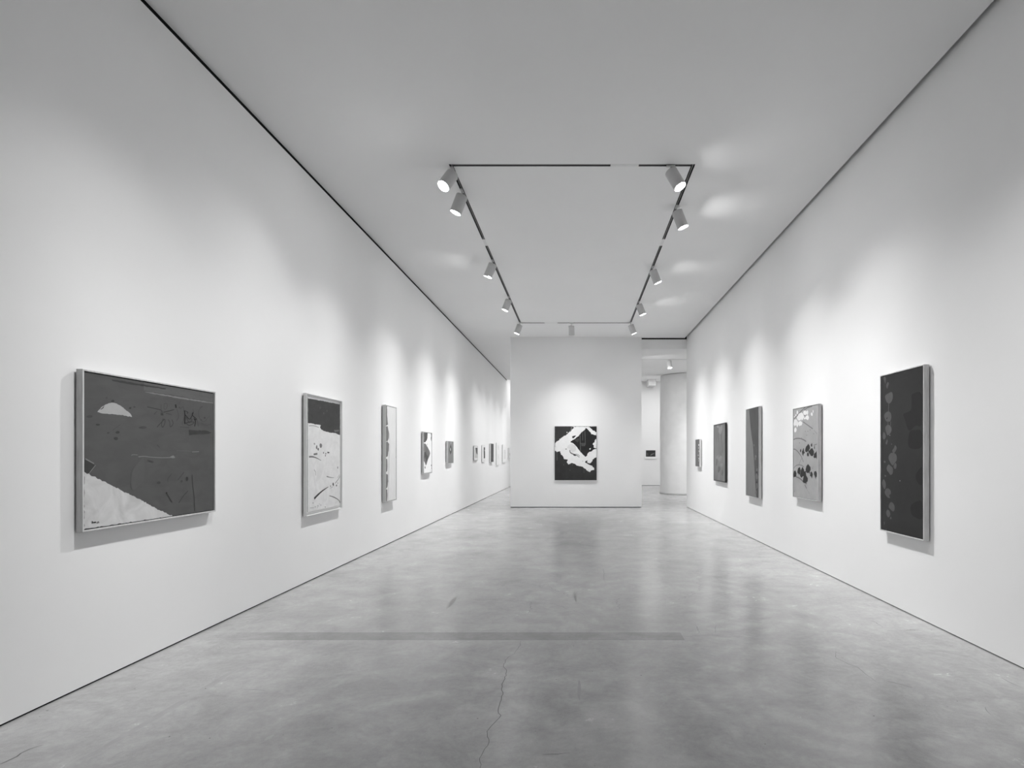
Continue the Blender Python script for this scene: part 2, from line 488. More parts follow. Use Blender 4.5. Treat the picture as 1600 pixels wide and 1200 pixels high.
# ------------------------------------------------------------------ track spotlights
LR, LL = 0.0725, 0.235
def lamp(mx, my, target, label, watts, lens=18.0, along='y', ceil=HC, shade=None, stray=0, drop=0.072, sigma=20.5):
    t = thing('track_spotlight', label, 'spotlight', (mx, my, ceil), 0, 'white cylinder spotlights on ceiling track')
    bm = bmesh.new()
    a, b = (0.016, 0.05) if along == 'y' else (0.05, 0.016)
    add_box(bm, -a, a, -b, b, -0.016, -0.0018)
    bevel(obj('track_adapter', bm, M_lampw, t), 0.003)
    bm = bmesh.new()
    add_lathe(bm, [(0, -0.010), (0.007, -0.010), (0.007, -drop - 0.02), (0, -drop - 0.02)], 16)
    add_lathe(bm, [(0, -drop + 0.006), (0.013, -drop + 0.006), (0.013, -drop - 0.012), (0, -drop - 0.012)], 16)
    obj('stem', bm, M_lampw, t)
    pivot = Vector((mx, my, ceil - drop))
    d = (Vector(target) - pivot).normalized()
    R = d.to_track_quat('Z', 'Y').to_matrix().to_4x4()          # local +Z is the beam
    M = Matrix.Translation((0, 0, -drop)) @ R
    s = 0.0
    bm = bmesh.new()
    add_lathe(bm, [(0, s), (LR - 0.006, s), (LR - 0.002, s + 0.002), (LR, s + 0.006), (LR, s + LL - 0.001), (LR - 0.001, s + LL),
                   (LR - 0.005, s + LL), (LR - 0.006, s + LL - 0.012), (LR - 0.006, s + 0.1), (0, s + 0.1)], 56, mat=M)
    obj('housing', bm, M_lampw, t)
    bm = bmesh.new()
    add_lathe(bm, [(0, s + LL - 0.006), (LR - 0.008, s + LL - 0.006), (LR - 0.008, s + LL - 0.012), (0, s + LL - 0.012)], 48, mat=M)
    obj('lens', bm, lens_mat(lens), t)
    if shade is not None:
        # a half-round cap across the mouth that trims the beam
        bm = bmesh.new()
        n = 20; vs0, vs1 = [], []
        w, span = shade
        R3 = R.to_3x3()
        a0 = math.atan2(Vector(w).dot(R3 @ Vector((0, 1, 0))), Vector(w).dot(R3 @ Vector((1, 0, 0)))) - span / 2
        for i in range(n + 1):
            a = a0 + span * i / n
            for lst, z in ((vs0, LL), (vs1, LL + 0.004)):
                lst.append(bm.verts.new(M @ Vector((LR * math.cos(a), LR * math.sin(a), z))))
        bm.faces.new(vs0); bm.faces.new(vs1[::-1])
        for i in range(n): bm.faces.new((vs0[i], vs0[i + 1], vs1[i + 1], vs1[i]))
        bm.faces.new((vs0[n], vs0[0], vs1[0], vs1[n]))
        obj('glare_shield', bm, M_lampw, t)
    if watts:
        p = pivot + d * (LL + 0.012)
        spot('beam', p, target, watts, radius=0.014, parent=t, sigma=sigma)
        if stray:
            # second spot added at the mouth to put a stray patch on the ceiling
            sx_ = 1 if target[0] > mx else -1
            spot('added_stray_beam', p + Vector((sx_ * 0.01, 0, 0)), (mx + sx_ * 0.44, my + (0.02 if along == 'y' else -0.15), ceil), stray, cone=84, blend=1.0, radius=0.02, parent=t, sigma=0)
    return t

def ty(py): return (HC - EYE) * F / (VY - py)
WL = 330
lamp(TXL, ty(263), (XL, 4.1, 0.75), 'white cylinder spotlight nearest the front left track corner, glowing toward the viewer', 235, 40)
lamp(TXL, ty(297), (XL, 6.80, 0.2), 'white cylinder spotlight on left track, just behind the glowing corner one', 275, 18)
lamp(TXL, ty(406.5), (XL, 9.1, 0.2), 'white cylinder spotlight with half-covered lens on left track', 370, 30, shade=((-1, -0.2, 0), 3.3), stray=6)
lamp(TXL, ty(463.5), (XL, 11.4, 0.2), 'white cylinder spotlight on left track, second from the partition end', 420, 18)
lamp(TXL, TY1 - 0.08, (XL, 13.6, 0.2), 'white cylinder spotlight at the far left corner of the track', 440, 18)
lamp(-0.166, TY1, (-0.09, PY, 0.2), 'white cylinder spotlight on the far track run, facing the partition', 260, 18, along='x', sigma=24)
lamp(1.07, TY0, (XR, 5.2, 0.5), 'white cylinder spotlight on the front track run by its right corner', 400, 40, along='x', stray=2.5)
lamp(TXR, ty(322), (XR, 7.35, 0.2), 'white cylinder spotlight on right track, nearest the front corner', 375, 30, stray=9)
lamp(TXR, ty(416.5), (XR, 9.55, 0.2), 'white cylinder spotlight with partly covered lens on right track', 375, 30, shade=((-0.6, -1, 0), 2.6), stray=6)
lamp(TXR, ty(471), (XR, 11.85, 0.2), 'white cylinder spotlight on right track, second from the partition end', 420, 18, stray=6)
lamp(TXR, TY1 - 0.08, (XR, 13.9, 0.2), 'white cylinder spotlight at the far right corner of the track', 430, 18)
lamp((1045.5 - VX) / F * 17.33, 17.33, (3.2, 16.3, 0.0), 'small white spotlight hanging in the side room in front of the column', 60, 18, along='x', ceil=4.525, drop=0.05)

# ------------------------------------------------------------------ pictures
class Art:
    """shapes painted on a canvas; points are read off the photograph and laid onto the canvas plane"""
    def __init__(s, side, face, c, zc, half_w, half_h):
        s.side, s.face, s.c, s.zc, s.hw, s.hh = side, face, c, zc, half_w, half_h
        s.bm = bmesh.new(); s.mats = []; s.k = 0; s.rnd = random.Random(int(c * 100))
    def mi(s, m):
        if m not in s.mats: s.mats.append(m)
        return s.mats.index(m)
    def uv(s, px, py):
        if s.side == 'back':
            y = s.face; x = (px - VX) / F * y; z = EYE + (VY - py) * y / F
            u = x - s.c
        else:
            y = abs(s.face) * F / abs(px - VX)
            z = EYE + (VY - py) * y / F
            u = (y - s.c) if s.side == 'left' else (s.c - y)
        return Vector((max(-s.hw, min(s.hw, u)), max(-s.hh, min(s.hh, z - s.zc))))
    def rough(s, P, amp, step):
        out = []
        for i, a in enumerate(P):
            b = P[(i + 1) % len(P)]; d = b - a
            n = max(1, int(d.length / step)); nn = Vector((-d.y, d.x)).normalized() if d.length > 1e-6 else Vector((0, 0))
            for k in range(n):
                q = a + d * (k / n)
                if amp and k: q = q + nn * s.rnd.uniform(-amp, amp)
                out.append(Vector((max(-s.hw, min(s.hw, q.x)), max(-s.hh, min(s.hh, q.y)))))
        return out
    def smooth(s, P):
        out = []
        n = len(P)
        for i in range(n):
            p0, p1, p2, p3 = P[i - 1], P[i], P[(i + 1) % n], P[(i + 2) % n]
            for k in range(4):
                t = k / 4
                q = 0.5 * ((2 * p1) + (p2 - p0) * t + (2 * p0 - 5 * p1 + 4 * p2 - p3) * t * t + (3 * p1 - p0 - 3 * p2 + p3) * t ** 3)
                out.append(Vector((max(-s.hw, min(s.hw, q.x)), max(-s.hh, min(s.hh, q.y)))))
        return out
    def put(s, P, m):
        s.k += 1
        y = s.y0 - 0.00003 * s.k
        P2 = []
        for p in P:
            if not P2 or (p - P2[-1]).length > 1e-5: P2.append(p)
        if (P2[0] - P2[-1]).length < 1e-5: P2.pop()
        if len(P2) < 3: return
        f = s.bm.faces.new([s.bm.verts.new((p.x, y, p.y)) for p in P2])
        f.normal_update()
        if f.normal.y > 0: f.normal_flip()
        f.material_index = s.mi(m); f.tag = True
        bmesh.ops.triangulate(s.bm, faces=[f])
    def poly(s, Z, pts, m, amp=0.0, step=0.02, smooth=False):
        P = [s.uv(*Z(p)) for p in pts]
        if smooth: P = s.smooth(P)
        if amp: P = s.rough(P, amp, step)
        s.put(P, m)
    def stroke(s, Z, pts, w, m, amp=0.0):
        P = [s.uv(*Z(p)) for p in pts]
        if len(P) > 2:
            Q = []
            for i in range(len(P) - 1):
                p0, p1, p2, p3 = P[max(i - 1, 0)], P[i], P[i + 1], P[min(i + 2, len(P) - 1)]
                for k in range(5):
                    t = k / 5
                    Q.append(0.5 * ((2 * p1) + (p2 - p0) * t + (2 * p0 - 5 * p1 + 4 * p2 - p3) * t * t + (3 * p1 - p0 - 3 * p2 + p3) * t ** 3))
            Q.append(P[-1]); P = Q
        s.k += 1
        y = s.y0 - 0.00003 * s.k
        n0 = len(s.bm.faces)
        ribbon(s.bm, P, w, y, s.mi(m), swap=lambda a, y_: (a.x, y_, a.y))
        s.bm.faces.ensure_lookup_table()
        for f in s.bm.faces[n0:]:
            f.normal_update()
            if f.normal.y > 0: f.normal_flip()
            f.tag = True
    def blob(s, Z, x, y, rx, ry, m, rot=0.0, wob=0.08):
        n = 22; ph = s.rnd.uniform(0, 6)
        pts = []
        for i in range(n):
            a = 2 * PI * i / n
            r = 1 + wob * math.sin(2 * a + ph) + wob * 0.6 * math.sin(3 * a + 2 * ph)
            ax, ay = rx * r * math.cos(a), ry * r * math.sin(a)
            pts.append((x + ax * math.cos(rot) - ay * math.sin(rot), y + ax * math.sin(rot) + ay * math.cos(rot)))
        s.poly(Z, pts, m)

def zoom(ox, oy, sc):
    return lambda p: (ox + p[0] / sc, oy + p[1] / sc)

def picture(side, a0, a1, z0, z1, depth, label, frame, base, lip=0.010, gap=0.005, recess=0.005, backing=None,
            tray=None, draw=None, spacer=0.012, name='framed_painting', cat='painting', group=None, dark_lip=None):
    """a0..a1 along the wall (depth into the hall, or x on a facing wall); z0..z1 above eye level"""
    w, h = a1 - a0, z1 - z0
    zc = EYE + (z0 + z1) / 2; c = (a0 + a1) / 2
    if side == 'left': loc, rz, face = (XL, c, zc), PI / 2, abs(XL) - depth
    elif side == 'right': loc, rz, face = (XR, c, zc), -PI / 2, XR - depth
    elif side == 'far': loc, rz, face = (c, YB, zc), 0, YB - depth
    else: loc, rz, face = (c, PY, zc), 0, PY - depth
    t = thing(name, label, cat, loc, rz, group)
    hw, hh = w / 2, h / 2
    bm = bmesh.new()                       # four rails, hollow inside
    y0, y1 = -depth, -spacer
    L = lip
    add_box(bm, -hw, -hw + L, y0, y1, -hh, hh); add_box(bm, hw - L, hw, y0, y1, -hh, hh)
    add_box(bm, -hw + L, hw - L, y0, y1, -hh, -hh + L); add_box(bm, -hw + L, hw - L, y0, y1, hh - L, hh)
    fr = bevel(obj('frame', bm, frame, t), 0.0012, 2)
    bm = bmesh.new()
    td = tray if tray else 0.014
    add_box(bm, -hw + L, hw - L, y0 + td, y1, -hh + L, hh - L)
    obj('backing', bm, backing or M_dark, t)
    bm = bmesh.new()                       # spacer that holds it off the wall
    add_box(bm, -hw + 0.03, hw - 0.03, -spacer, 0, -hh + 0.03, hh - 0.03)
    obj('hanging_cleat', bm, M_dark, t)
    cw, ch = hw - L - gap, hh - L - gap
    A = Art('back' if side in ('back', 'far') else side, face + recess if side != 'back' else face + recess, c, zc, cw, ch)
    A.y0 = y0 + recess
    A.mi(base)
    add_box(A.bm, -cw, cw, A.y0, y0 + td, -ch, ch)
    if draw: draw(A)
    obj('canvas', A.bm, A.mats, t)
    return t

def k(v): return v * F                 # ratios measured off the frame -> metres along the hall

# --- left wall, nearest: dark field, pale half moon, pale lower corner
def art_moon(A):
    Za, Zb, Zc_, Zd = zoom(130, 570, 8.573), zoom(230, 590, 8.573), zoom(125, 700, 8.573), zoom(230, 690, 8.573)
    Z0 = zoom(90, 550, 3.75)
    light = paint(186, 0.13, 7, dist=1.2, stretch=(1, 1, 1))
    moon = paint(158, 0.05, 12)
    dk, dk2, lt, lt2 = paint(58, 0.1, 20), paint(67, 0.1, 15), paint(96, 0.1, 18), paint(116, 0.1, 20)
    black = paint(36, 0.1, 20)
    A.poly(Z0, [(505, 225), (700, 255), (925, 300), (925, 238), (700, 195), (505, 160)], paint(89, 0.08, 9, (1, 1, 6)), 0.003, 0.03)
    A.poly(Z0, [(520, 232), (700, 262), (912, 297), (912, 303), (700, 270), (520, 238)], lt2, 0.002, 0.02)
    A.poly(Za, [(380, 196), (520, 212), (720, 252), (943, 285), (1110, 315), (1105, 328), (943, 306), (720, 275), (560, 250), (390, 215)], dk, 0.002, 0.02)
    A.poly(Zc_, [(40, 318), (220, 400), (430, 505), (560, 572), (700, 640), (830, 705), (943, 765), (1060, 830), (1240, 915),
                 (1240, 980), (600, 1030), (40, 1110)], light, 0.005, 0.012)
    A.poly(Za, [(190, 632), (215, 600), (250, 562), (290, 538), (340, 514), (400, 508), (450, 520), (510, 556), (560, 596), (610, 635),
                (640, 665), (655, 697), (590, 690), (520, 672), (440, 665), (380, 658), (310, 655), (230, 645)], moon, 0.0022, 0.008)
    A.poly(Za, [(228, 600), (260, 570), (285, 545), (270, 580), (240, 600)], dk2)
    A.blob(Za, 395, 487, 22, 18, dk); A.blob(Za, 313, 443, 13, 12, dk2); A.blob(Za, 628, 580, 17, 13, dk); A.blob(Za, 685, 565, 14, 11, dk2)
    A.blob(Za, 85, 692, 40, 18, dk2); A.blob(Za, 195, 802, 26, 12, dk); A.blob(Za, 798, 840, 50, 18, dk2); A.blob(Za, 460, 905, 27, 18, dk)
    A.blob(Za, 437, 988, 30, 20, dk); A.blob(Za, 335, 912, 20, 10, dk2)
    A.stroke(Za, [(395, 875), (440, 840), (500, 800)], 0.003, dk2)
    A.stroke(Za, [(830, 365), (943, 371)], 0.006, lt)
    # scratched marks upper right
    for pts, w, m in (([(0, 392), (90, 412), (190, 440), (200, 500)], .006, dk), ([(215, 465), (300, 445), (360, 428)], .007, dk),
                      ([(185, 360), (185, 430), (190, 500)], .006, dk2), ([(180, 490), (215, 495)], .016, dk), ([(90, 495), (130, 450)], .006, dk2),
                      ([(130, 665), (170, 620), (230, 560), (235, 610), (205, 665), (190, 620), (215, 550)], .006, dk),
                      ([(250, 480), (300, 490), (330, 500)], .006, dk2), ([(280, 560), (300, 600), (310, 660), (345, 620), (330, 560)], .006, dk),
                      ([(225, 350), (265, 350), (260, 410), (225, 420), (225, 350)], .004, dk2),
                      ([(378, 360), (385, 405)], .015, black), ([(425, 360), (445, 310)], .005, dk2), ([(428, 395), (432, 408)], .010, dk),
                      ([(440, 420), (480, 390), (490, 440), (500, 520), (470, 600), (470, 635)], .006, dk2), ([(395, 420), (420, 520), (390, 580)], .005, dk2),
                      ([(497, 440), (505, 520), (500, 620)], .011, black), ([(505, 445), (545, 465), (530, 480)], .009, dk),
                      ([(510, 500), (570, 555), (620, 460), (600, 500), (660, 555), (640, 560)], .007, black),
                      ([(500, 620), (560, 595), (630, 600), (560, 640), (510, 600)], .007, dk), ([(610, 420), (620, 470)], .006, dk2),
                      ([(625, 545), (645, 590), (632, 655)], .009, black), ([(655, 550), (672, 590), (682, 655)], .005, dk),
                      ([(520, 530), (560, 600), (600, 560), (540, 550)], .006, dk),
                      ([(700, 400), (740, 385), (690, 440), (700, 540), (760, 590), (830, 520), (850, 600), (860, 690)], .004, dk2),
                      ([(758, 538), (778, 540)], .012, dk), ([(720, 560), (730, 570)], .01, dk2), ([(730, 610), (790, 640), (850, 620)], .004, dk2),
                      ([(440, 660), (560, 668)], .005, dk2), ([(130, 900), (165, 938)], .006, dk2)):
        A.stroke(Zb, pts, w, m)
    A.poly(Zb, [(555, 700), (700, 705), (810, 715), (865, 735), (810, 755), (700, 752), (640, 762), (560, 770)], dk, 0.003, 0.02)
    A.stroke(Zc_, [(685, 100), (705, 90), (770, 93)], 0.004, lt2)
    A.stroke(Zc_, [(780, 118), (860, 112), (943, 122), (1100, 130), (1220, 127)], 0.006, lt2)
    A.poly(Zb, [(300, 1060), (350, 1040), (372, 1072), (330, 1080)], lt2, 0.002, 0.008)
    A.stroke(Zb, [(390, 978), (500, 982), (600, 988), (690, 990)], 0.003, lt)
    A.stroke(Zb, [(600, 997), (690, 992)], 0.005, lt2)
    A.stroke(Zb, [(0, 1105), (80, 1128)], 0.01, dk2)
    # square corner at left edge
    A.poly(Zc_, [(60, 148), (190, 225), (195, 245), (120, 338), (60, 318)], dk, 0.001, 0.02)
    A.stroke(Zc_, [(70, 145), (185, 210)], 0.008, lt2); A.stroke(Zc_, [(205, 230), (120, 338)], 0.005, lt2)
    A.stroke(Zd, [(255, 688), (290, 745), (332, 815)], 0.007, dk); A.blob(Zd, 257, 688, 9, 10, black)
    A.stroke(Zd, [(545, 660), (480, 730), (420, 822)], 0.006, dk)
    A.stroke(Zd, [(325, 430), (275, 500), (275, 540)], 0.007, dk2); A.stroke(Zd, [(490, 410), (410, 510)], 0.008, dk2)
    A.blob(Zd, 530, 500, 18, 28, dk); A.blob(Zd, 458, 530, 14, 16, dk2); A.blob(Zd, 150, 550, 25, 18, dk2)
    A.stroke(Zd, [(600, 440), (610, 600), (630, 750), (632, 930)], 0.005, dk2)
    A.poly(Zc_, [(820, 150), (850, 150), (860, 400), (700, 560), (690, 330)], paint(83, 0.08, 12), 0.006, 0.03, smooth=True)
    # the painter's small scrawl
    Zs = zoom(130, 800, 32)
    for pts in ([(412, 490), (440, 470), (455, 505), (430, 560), (410, 545)], [(455, 540), (475, 510), (490, 540), (515, 515), (515, 540)],
                [(540, 545), (560, 505), (585, 490), (575, 545), (605, 510), (630, 520)],
                [(690, 490), (680, 570), (695, 560)], [(715, 490), (745, 480), (760, 510), (765, 560)]):
        A.stroke(Zs, pts, 0.0042, black)
DK = paint(80, 0.10, 5, (1, 1, 2.2), dist=0.6)
picture('left', k(.004041), k(.005525), -.491, .5415, .053, 'large wide dark painting with pale half moon and pale lower corner, nearest on left wall',
        M_maple, DK, 0.011, 0.006, 0.006, draw=art_moon)

# --- left wall, second: dark band above pale ground, in a deep pale tray
def art_band(A):
    Za, Zb = zoom(470, 610, 12), zoom(470, 710, 10.91)
    d = paint(60, 0.12, 10, (1, 1, 2)); g = paint(150, 0.1, 20); k1 = paint(62, 0.1, 20); k2 = paint(110, 0.1, 20)
    A.poly(Za, [(100, 140), (760, 240), (760, 840), (640, 800), (560, 795), (440, 765), (385, 735), (360, 695), (375, 650), (250, 632), (100, 605)], d, 0.004, 0.02)
    A.stroke(Za, [(150, 665), (240, 662), (340, 695)], 0.01, g)
    A.poly(Za, [(620, 745), (720, 738), (715, 770), (640, 780)], paint(100, 0.2, 40), 0.003, 0.01)
    for x, y, rx, ry in ((430, 430, 10, 22), (490, 385, 8, 25), (360, 330, 8, 18)): A.blob(Za, x, y, rx, ry, paint(80, 0.1, 20))
    for x, y, rx, ry, m in ((297, 1065, 14, 38, k2), (325, 1103, 12, 24, k1), (375, 1035, 22, 45, k2), (255, 1002, 14, 18, g), (425, 1170, 7, 18, k1),
                            (468, 1185, 12, 12, k2), (515, 1165, 20, 14, k1)): A.blob(Za, x, y, rx, ry, m)
    A.stroke(Za, [(240, 1200), (310, 1188)], 0.022, k2)
    A.stroke(Zb, [(140, 42), (200, 40), (270, 62), (345, 104)], [0.02, 0.018, 0.012, 0.006], k2)
    A.stroke(Zb, [(420, 5), (418, 35)], 0.018, k1)
    A.stroke(Zb, [(228, 755), (290, 690), (370, 620), (470, 552)], [0.03, 0.026, 0.018, 0.006], k1)
    A.blob(Zb, 507, 540, 9, 8, k1); A.blob(Zb, 552, 510, 11, 28, paint(45, 0.1, 20)); A.blob(Zb, 608, 530, 10, 18, k2); A.blob(Zb, 630, 490, 6, 14, g)
    A.stroke(Zb, [(440, 375), (500, 392), (565, 398)], [0.014, 0.008, 0.004], k2)
    A.stroke(Zb, [(682, 365), (640, 420), (585, 495)], 0.010, k2); A.stroke(Zb, [(660, 345), (625, 400)], 0.007, g)
    A.stroke(Zb, [(485, 705), (560, 728), (640, 775), (690, 820)], [0.008, 0.014, 0.012, 0.02], k2)
    A.stroke(Zb, [(225, 260), (250, 300), (255, 360)], 0.010, g); A.blob(Zb, 628, 225, 6, 22, k2)
    A.stroke(Zb, [(500, 575), (550, 550)], 0.008, g)
    for x, y, r in ((208, 828, 9), (245, 895, 8), (292, 878, 9), (340, 865, 7), (283, 905, 5), (315, 845, 5), (415, 898, 9)): A.blob(Zb, x, y, r, r * 1.3, g)
    A.stroke(Zb, [(155, 915), (220, 910)], 0.006, g)
picture('left', k(.00737), k(.00849), -.716, .712, .055, 'tall white painting with dark top band and thin black strokes, in deep pale tray frame',
        M_pale, paint(205, 0.07, 9, dist=1.0), 0.009, 0.040, 0.010, M_pale, 0.034, art_band, spacer=0.016)

# --- left wall, third: narrow white panel with grey scallops on its left edge
def art_scallop(A):
    Z = zoom(590, 620, 6.667)
    g, g2 = paint(108, 0.1, 10), paint(180, 0.05, 10)
    for pts in ([(80, 90), (98, 95), (100, 200), (108, 290), (80, 300)], [(80, 310), (104, 305), (118, 370), (116, 430), (104, 462), (80, 465)],
                [(80, 470), (104, 466), (120, 490), (116, 560), (106, 620), (80, 630)], [(80, 645), (100, 648), (103, 720), (100, 775), (80, 785)],
                [(80, 805), (108, 812), (110, 880), (102, 940), (80, 960)], [(80, 965), (100, 965), (102, 1030), (98, 1090), (80, 1090)]):
        A.poly(Z, pts, g, 0.004, 0.03)
    A.poly(Z, [(118, 380), (126, 480), (122, 560), (114, 620), (110, 800), (112, 900), (106, 1000), (104, 1080), (110, 1080), (118, 900), (122, 640), (130, 520), (124, 380)], g2)
    A.stroke(Z, [(184, 120), (186, 300), (190, 520), (188, 700), (192, 860), (186, 1050)], 0.014, g2)
    A.stroke(Z, [(190, 530), (196, 600), (190, 640)], 0.016, paint(165, 0.1, 10)); A.stroke(Z, [(200, 800), (198, 900)], 0.014, g2)
picture('left', k(.01036), k(.01098), -.777, .808, .07, 'narrow upright white painting with grey scalloped shapes down its left edge',
        M_greyframe, paint(205, 0.03, 8, (3, 1, 1)), 0.010, 0.006, 0.004, draw=art_scallop)

# --- left wall, fourth: dark diamond on white
def art_diamond(A):
    Z = zoom(650, 665, 14.12)
    d, d2 = paint(76, 0.12, 8), paint(105, 0.12, 10)
    A.poly(Z, [(175, 140), (255, 150), (252, 270), (235, 330), (205, 368), (175, 370)], d, 0.006, 0.03)
    A.poly(Z, [(175, 395), (205, 395), (255, 470), (300, 560), (312, 610), (300, 660), (262, 750), (240, 830), (220, 880), (195, 820), (175, 780)], d2, 0.004, 0.03)
    A.poly(Z, [(175, 590), (215, 580), (230, 640), (270, 680), (255, 760), (235, 800), (215, 740), (200, 690), (175, 760)], d, 0.006, 0.03)
    A.poly(Z, [(320, 170), (352, 180), (352, 350), (338, 340), (325, 270), (335, 220)], d2, 0.012, 0.03)
    for x, y, rx, ry in ((343, 880, 12, 25), (345, 940, 9, 20), (350, 800, 6, 25), (200, 925, 10, 25)): A.blob(Z, x, y, rx, ry, d2)
    A.stroke(Z, [(250, 400), (240, 440)], 0.02, paint(150)); A.stroke(Z, [(318, 960), (318, 1030)], 0.015, paint(150)); A.stroke(Z, [(350, 350), (352, 1030)], 0.02, paint(140, 0.3, 6))
picture('left', k(.01296), k(.0137), -.392, .466, .057, 'small white painting with a big dark diamond shape at its left',
        M_wood, paint(224, 0.03, 8), 0.010, 0.006, 0.004, draw=art_diamond)

# --- left wall, fifth: grey with small diamond ring
def art_ring(A):
    Z = zoom(650, 665, 14.12)
    d = paint(78, 0.1, 20)
    A.poly(Z, [(768, 410), (785, 470), (797, 530), (785, 590), (758, 640), (745, 590), (732, 530), (750, 460)], d, 0.003, 0.02)
    A.poly(Z, [(762, 480), (775, 520), (770, 560), (755, 555), (750, 520)], paint(165))
    A.poly(Z, [(755, 350), (785, 360), (775, 410), (765, 412)], paint(150))
picture('left', k(.01535), k(.01604), -.213, .33, .062, 'small mid-grey painting with a dark diamond ring, last before the partition on left wall',
        M_maple, paint(122, 0.08, 5), 0.010, 0.006, 0.004, draw=art_ring)

# --- left wall beyond the partition
Zf = zoom(730, 685, 22.86)
def art_f1(A):
    A.poly(Zf, [(270, 330), (370, 330), (370, 700), (270, 700)], paint(190, .03, 6))
    A.poly(Zf, [(300, 335), (362, 335), (362, 580), (345, 560), (325, 530)], paint(70, .1, 8))
def art_f2(A):
    A.poly(Zf, [(592, 320), (638, 320), (638, 712), (592, 712)], paint(60, .1, 8))
    A.poly(Zf, [(622, 410), (638, 415), (638, 460), (620, 440)], paint(200))
def art_f3(A):
    A.poly(Zf, [(905, 200), (945, 200), (945, 800), (905, 800)], paint(58, .1, 8)); A.stroke(Zf, [(890, 560), (905, 680), (935, 760)], .04, paint(105, .3, 9))
def art_f4(A):
    A.poly(Zf, [(1090, 240), (1125, 250), (1120, 420), (1095, 400)], paint(205)); A.poly(Zf, [(1085, 560), (1130, 560), (1125, 720), (1090, 700)], paint(212))
def art_f5(A):
    A.poly(Zf, [(1310, 400), (1375, 420), (1370, 720), (1320, 740)], paint(205, .05)); A.poly(Zf, [(1340, 500), (1370, 500), (1360, 560)], paint(190))
def art_f6(A):
    A.poly(Zf, [(1505, 530), (1530, 530), (1528, 620), (1510, 610)], paint(175)); A.poly(Zf, [(1500, 700), (1535, 705), (1530, 740)], paint(175))
GF = 'small pictures on the left wall beyond the partition'
picture('left', k(.01936), k(.02008), -.185, .27, .035, 'small framed work with a dark wedge, first beyond the partition on left wall', M_wood, paint(222, .03), 0.014, 0.003, 0.004, M_white, draw=art_f1, group=GF)
picture('left', k(.02105), k(.0217), -.244, .324, .030, 'small white picture with a narrow dark upright bar, second beyond the partition', M_white, paint(215, .03), 0.008, 0.003, 0.003, M_white, draw=art_f2, group=GF)
picture('left', k(.02288), k(.02367), -.279, .405, .060, 'dark upright picture in a pale frame, third beyond the partition', M_pale, paint(82, .08), 0.010, 0.004, 0.004, draw=art_f3, group=GF)
picture('left', k(.02476), k(.02559), -.42, .47, .030, 'tallest of the white pictures beyond the partition, with faint marks', M_white, paint(225, .03), 0.008, 0.003, 0.003, M_white, draw=art_f4, group=GF)
picture('left', k(.02675), k(.0278), -.337, .428, .040, 'white picture with a faint grey patch, fifth beyond the partition', M_white, paint(225, .03), 0.008, 0.003, 0.003, M_white, draw=art_f5, group=GF)
picture('left', k(.02906), k(.0300), -.25, .328, .035, 'pale picture half hidden behind the partition edge, farthest on left wall', M_white, paint(212, .03), 0.008, 0.003, 0.003, M_white, draw=art_f6, group=GF)

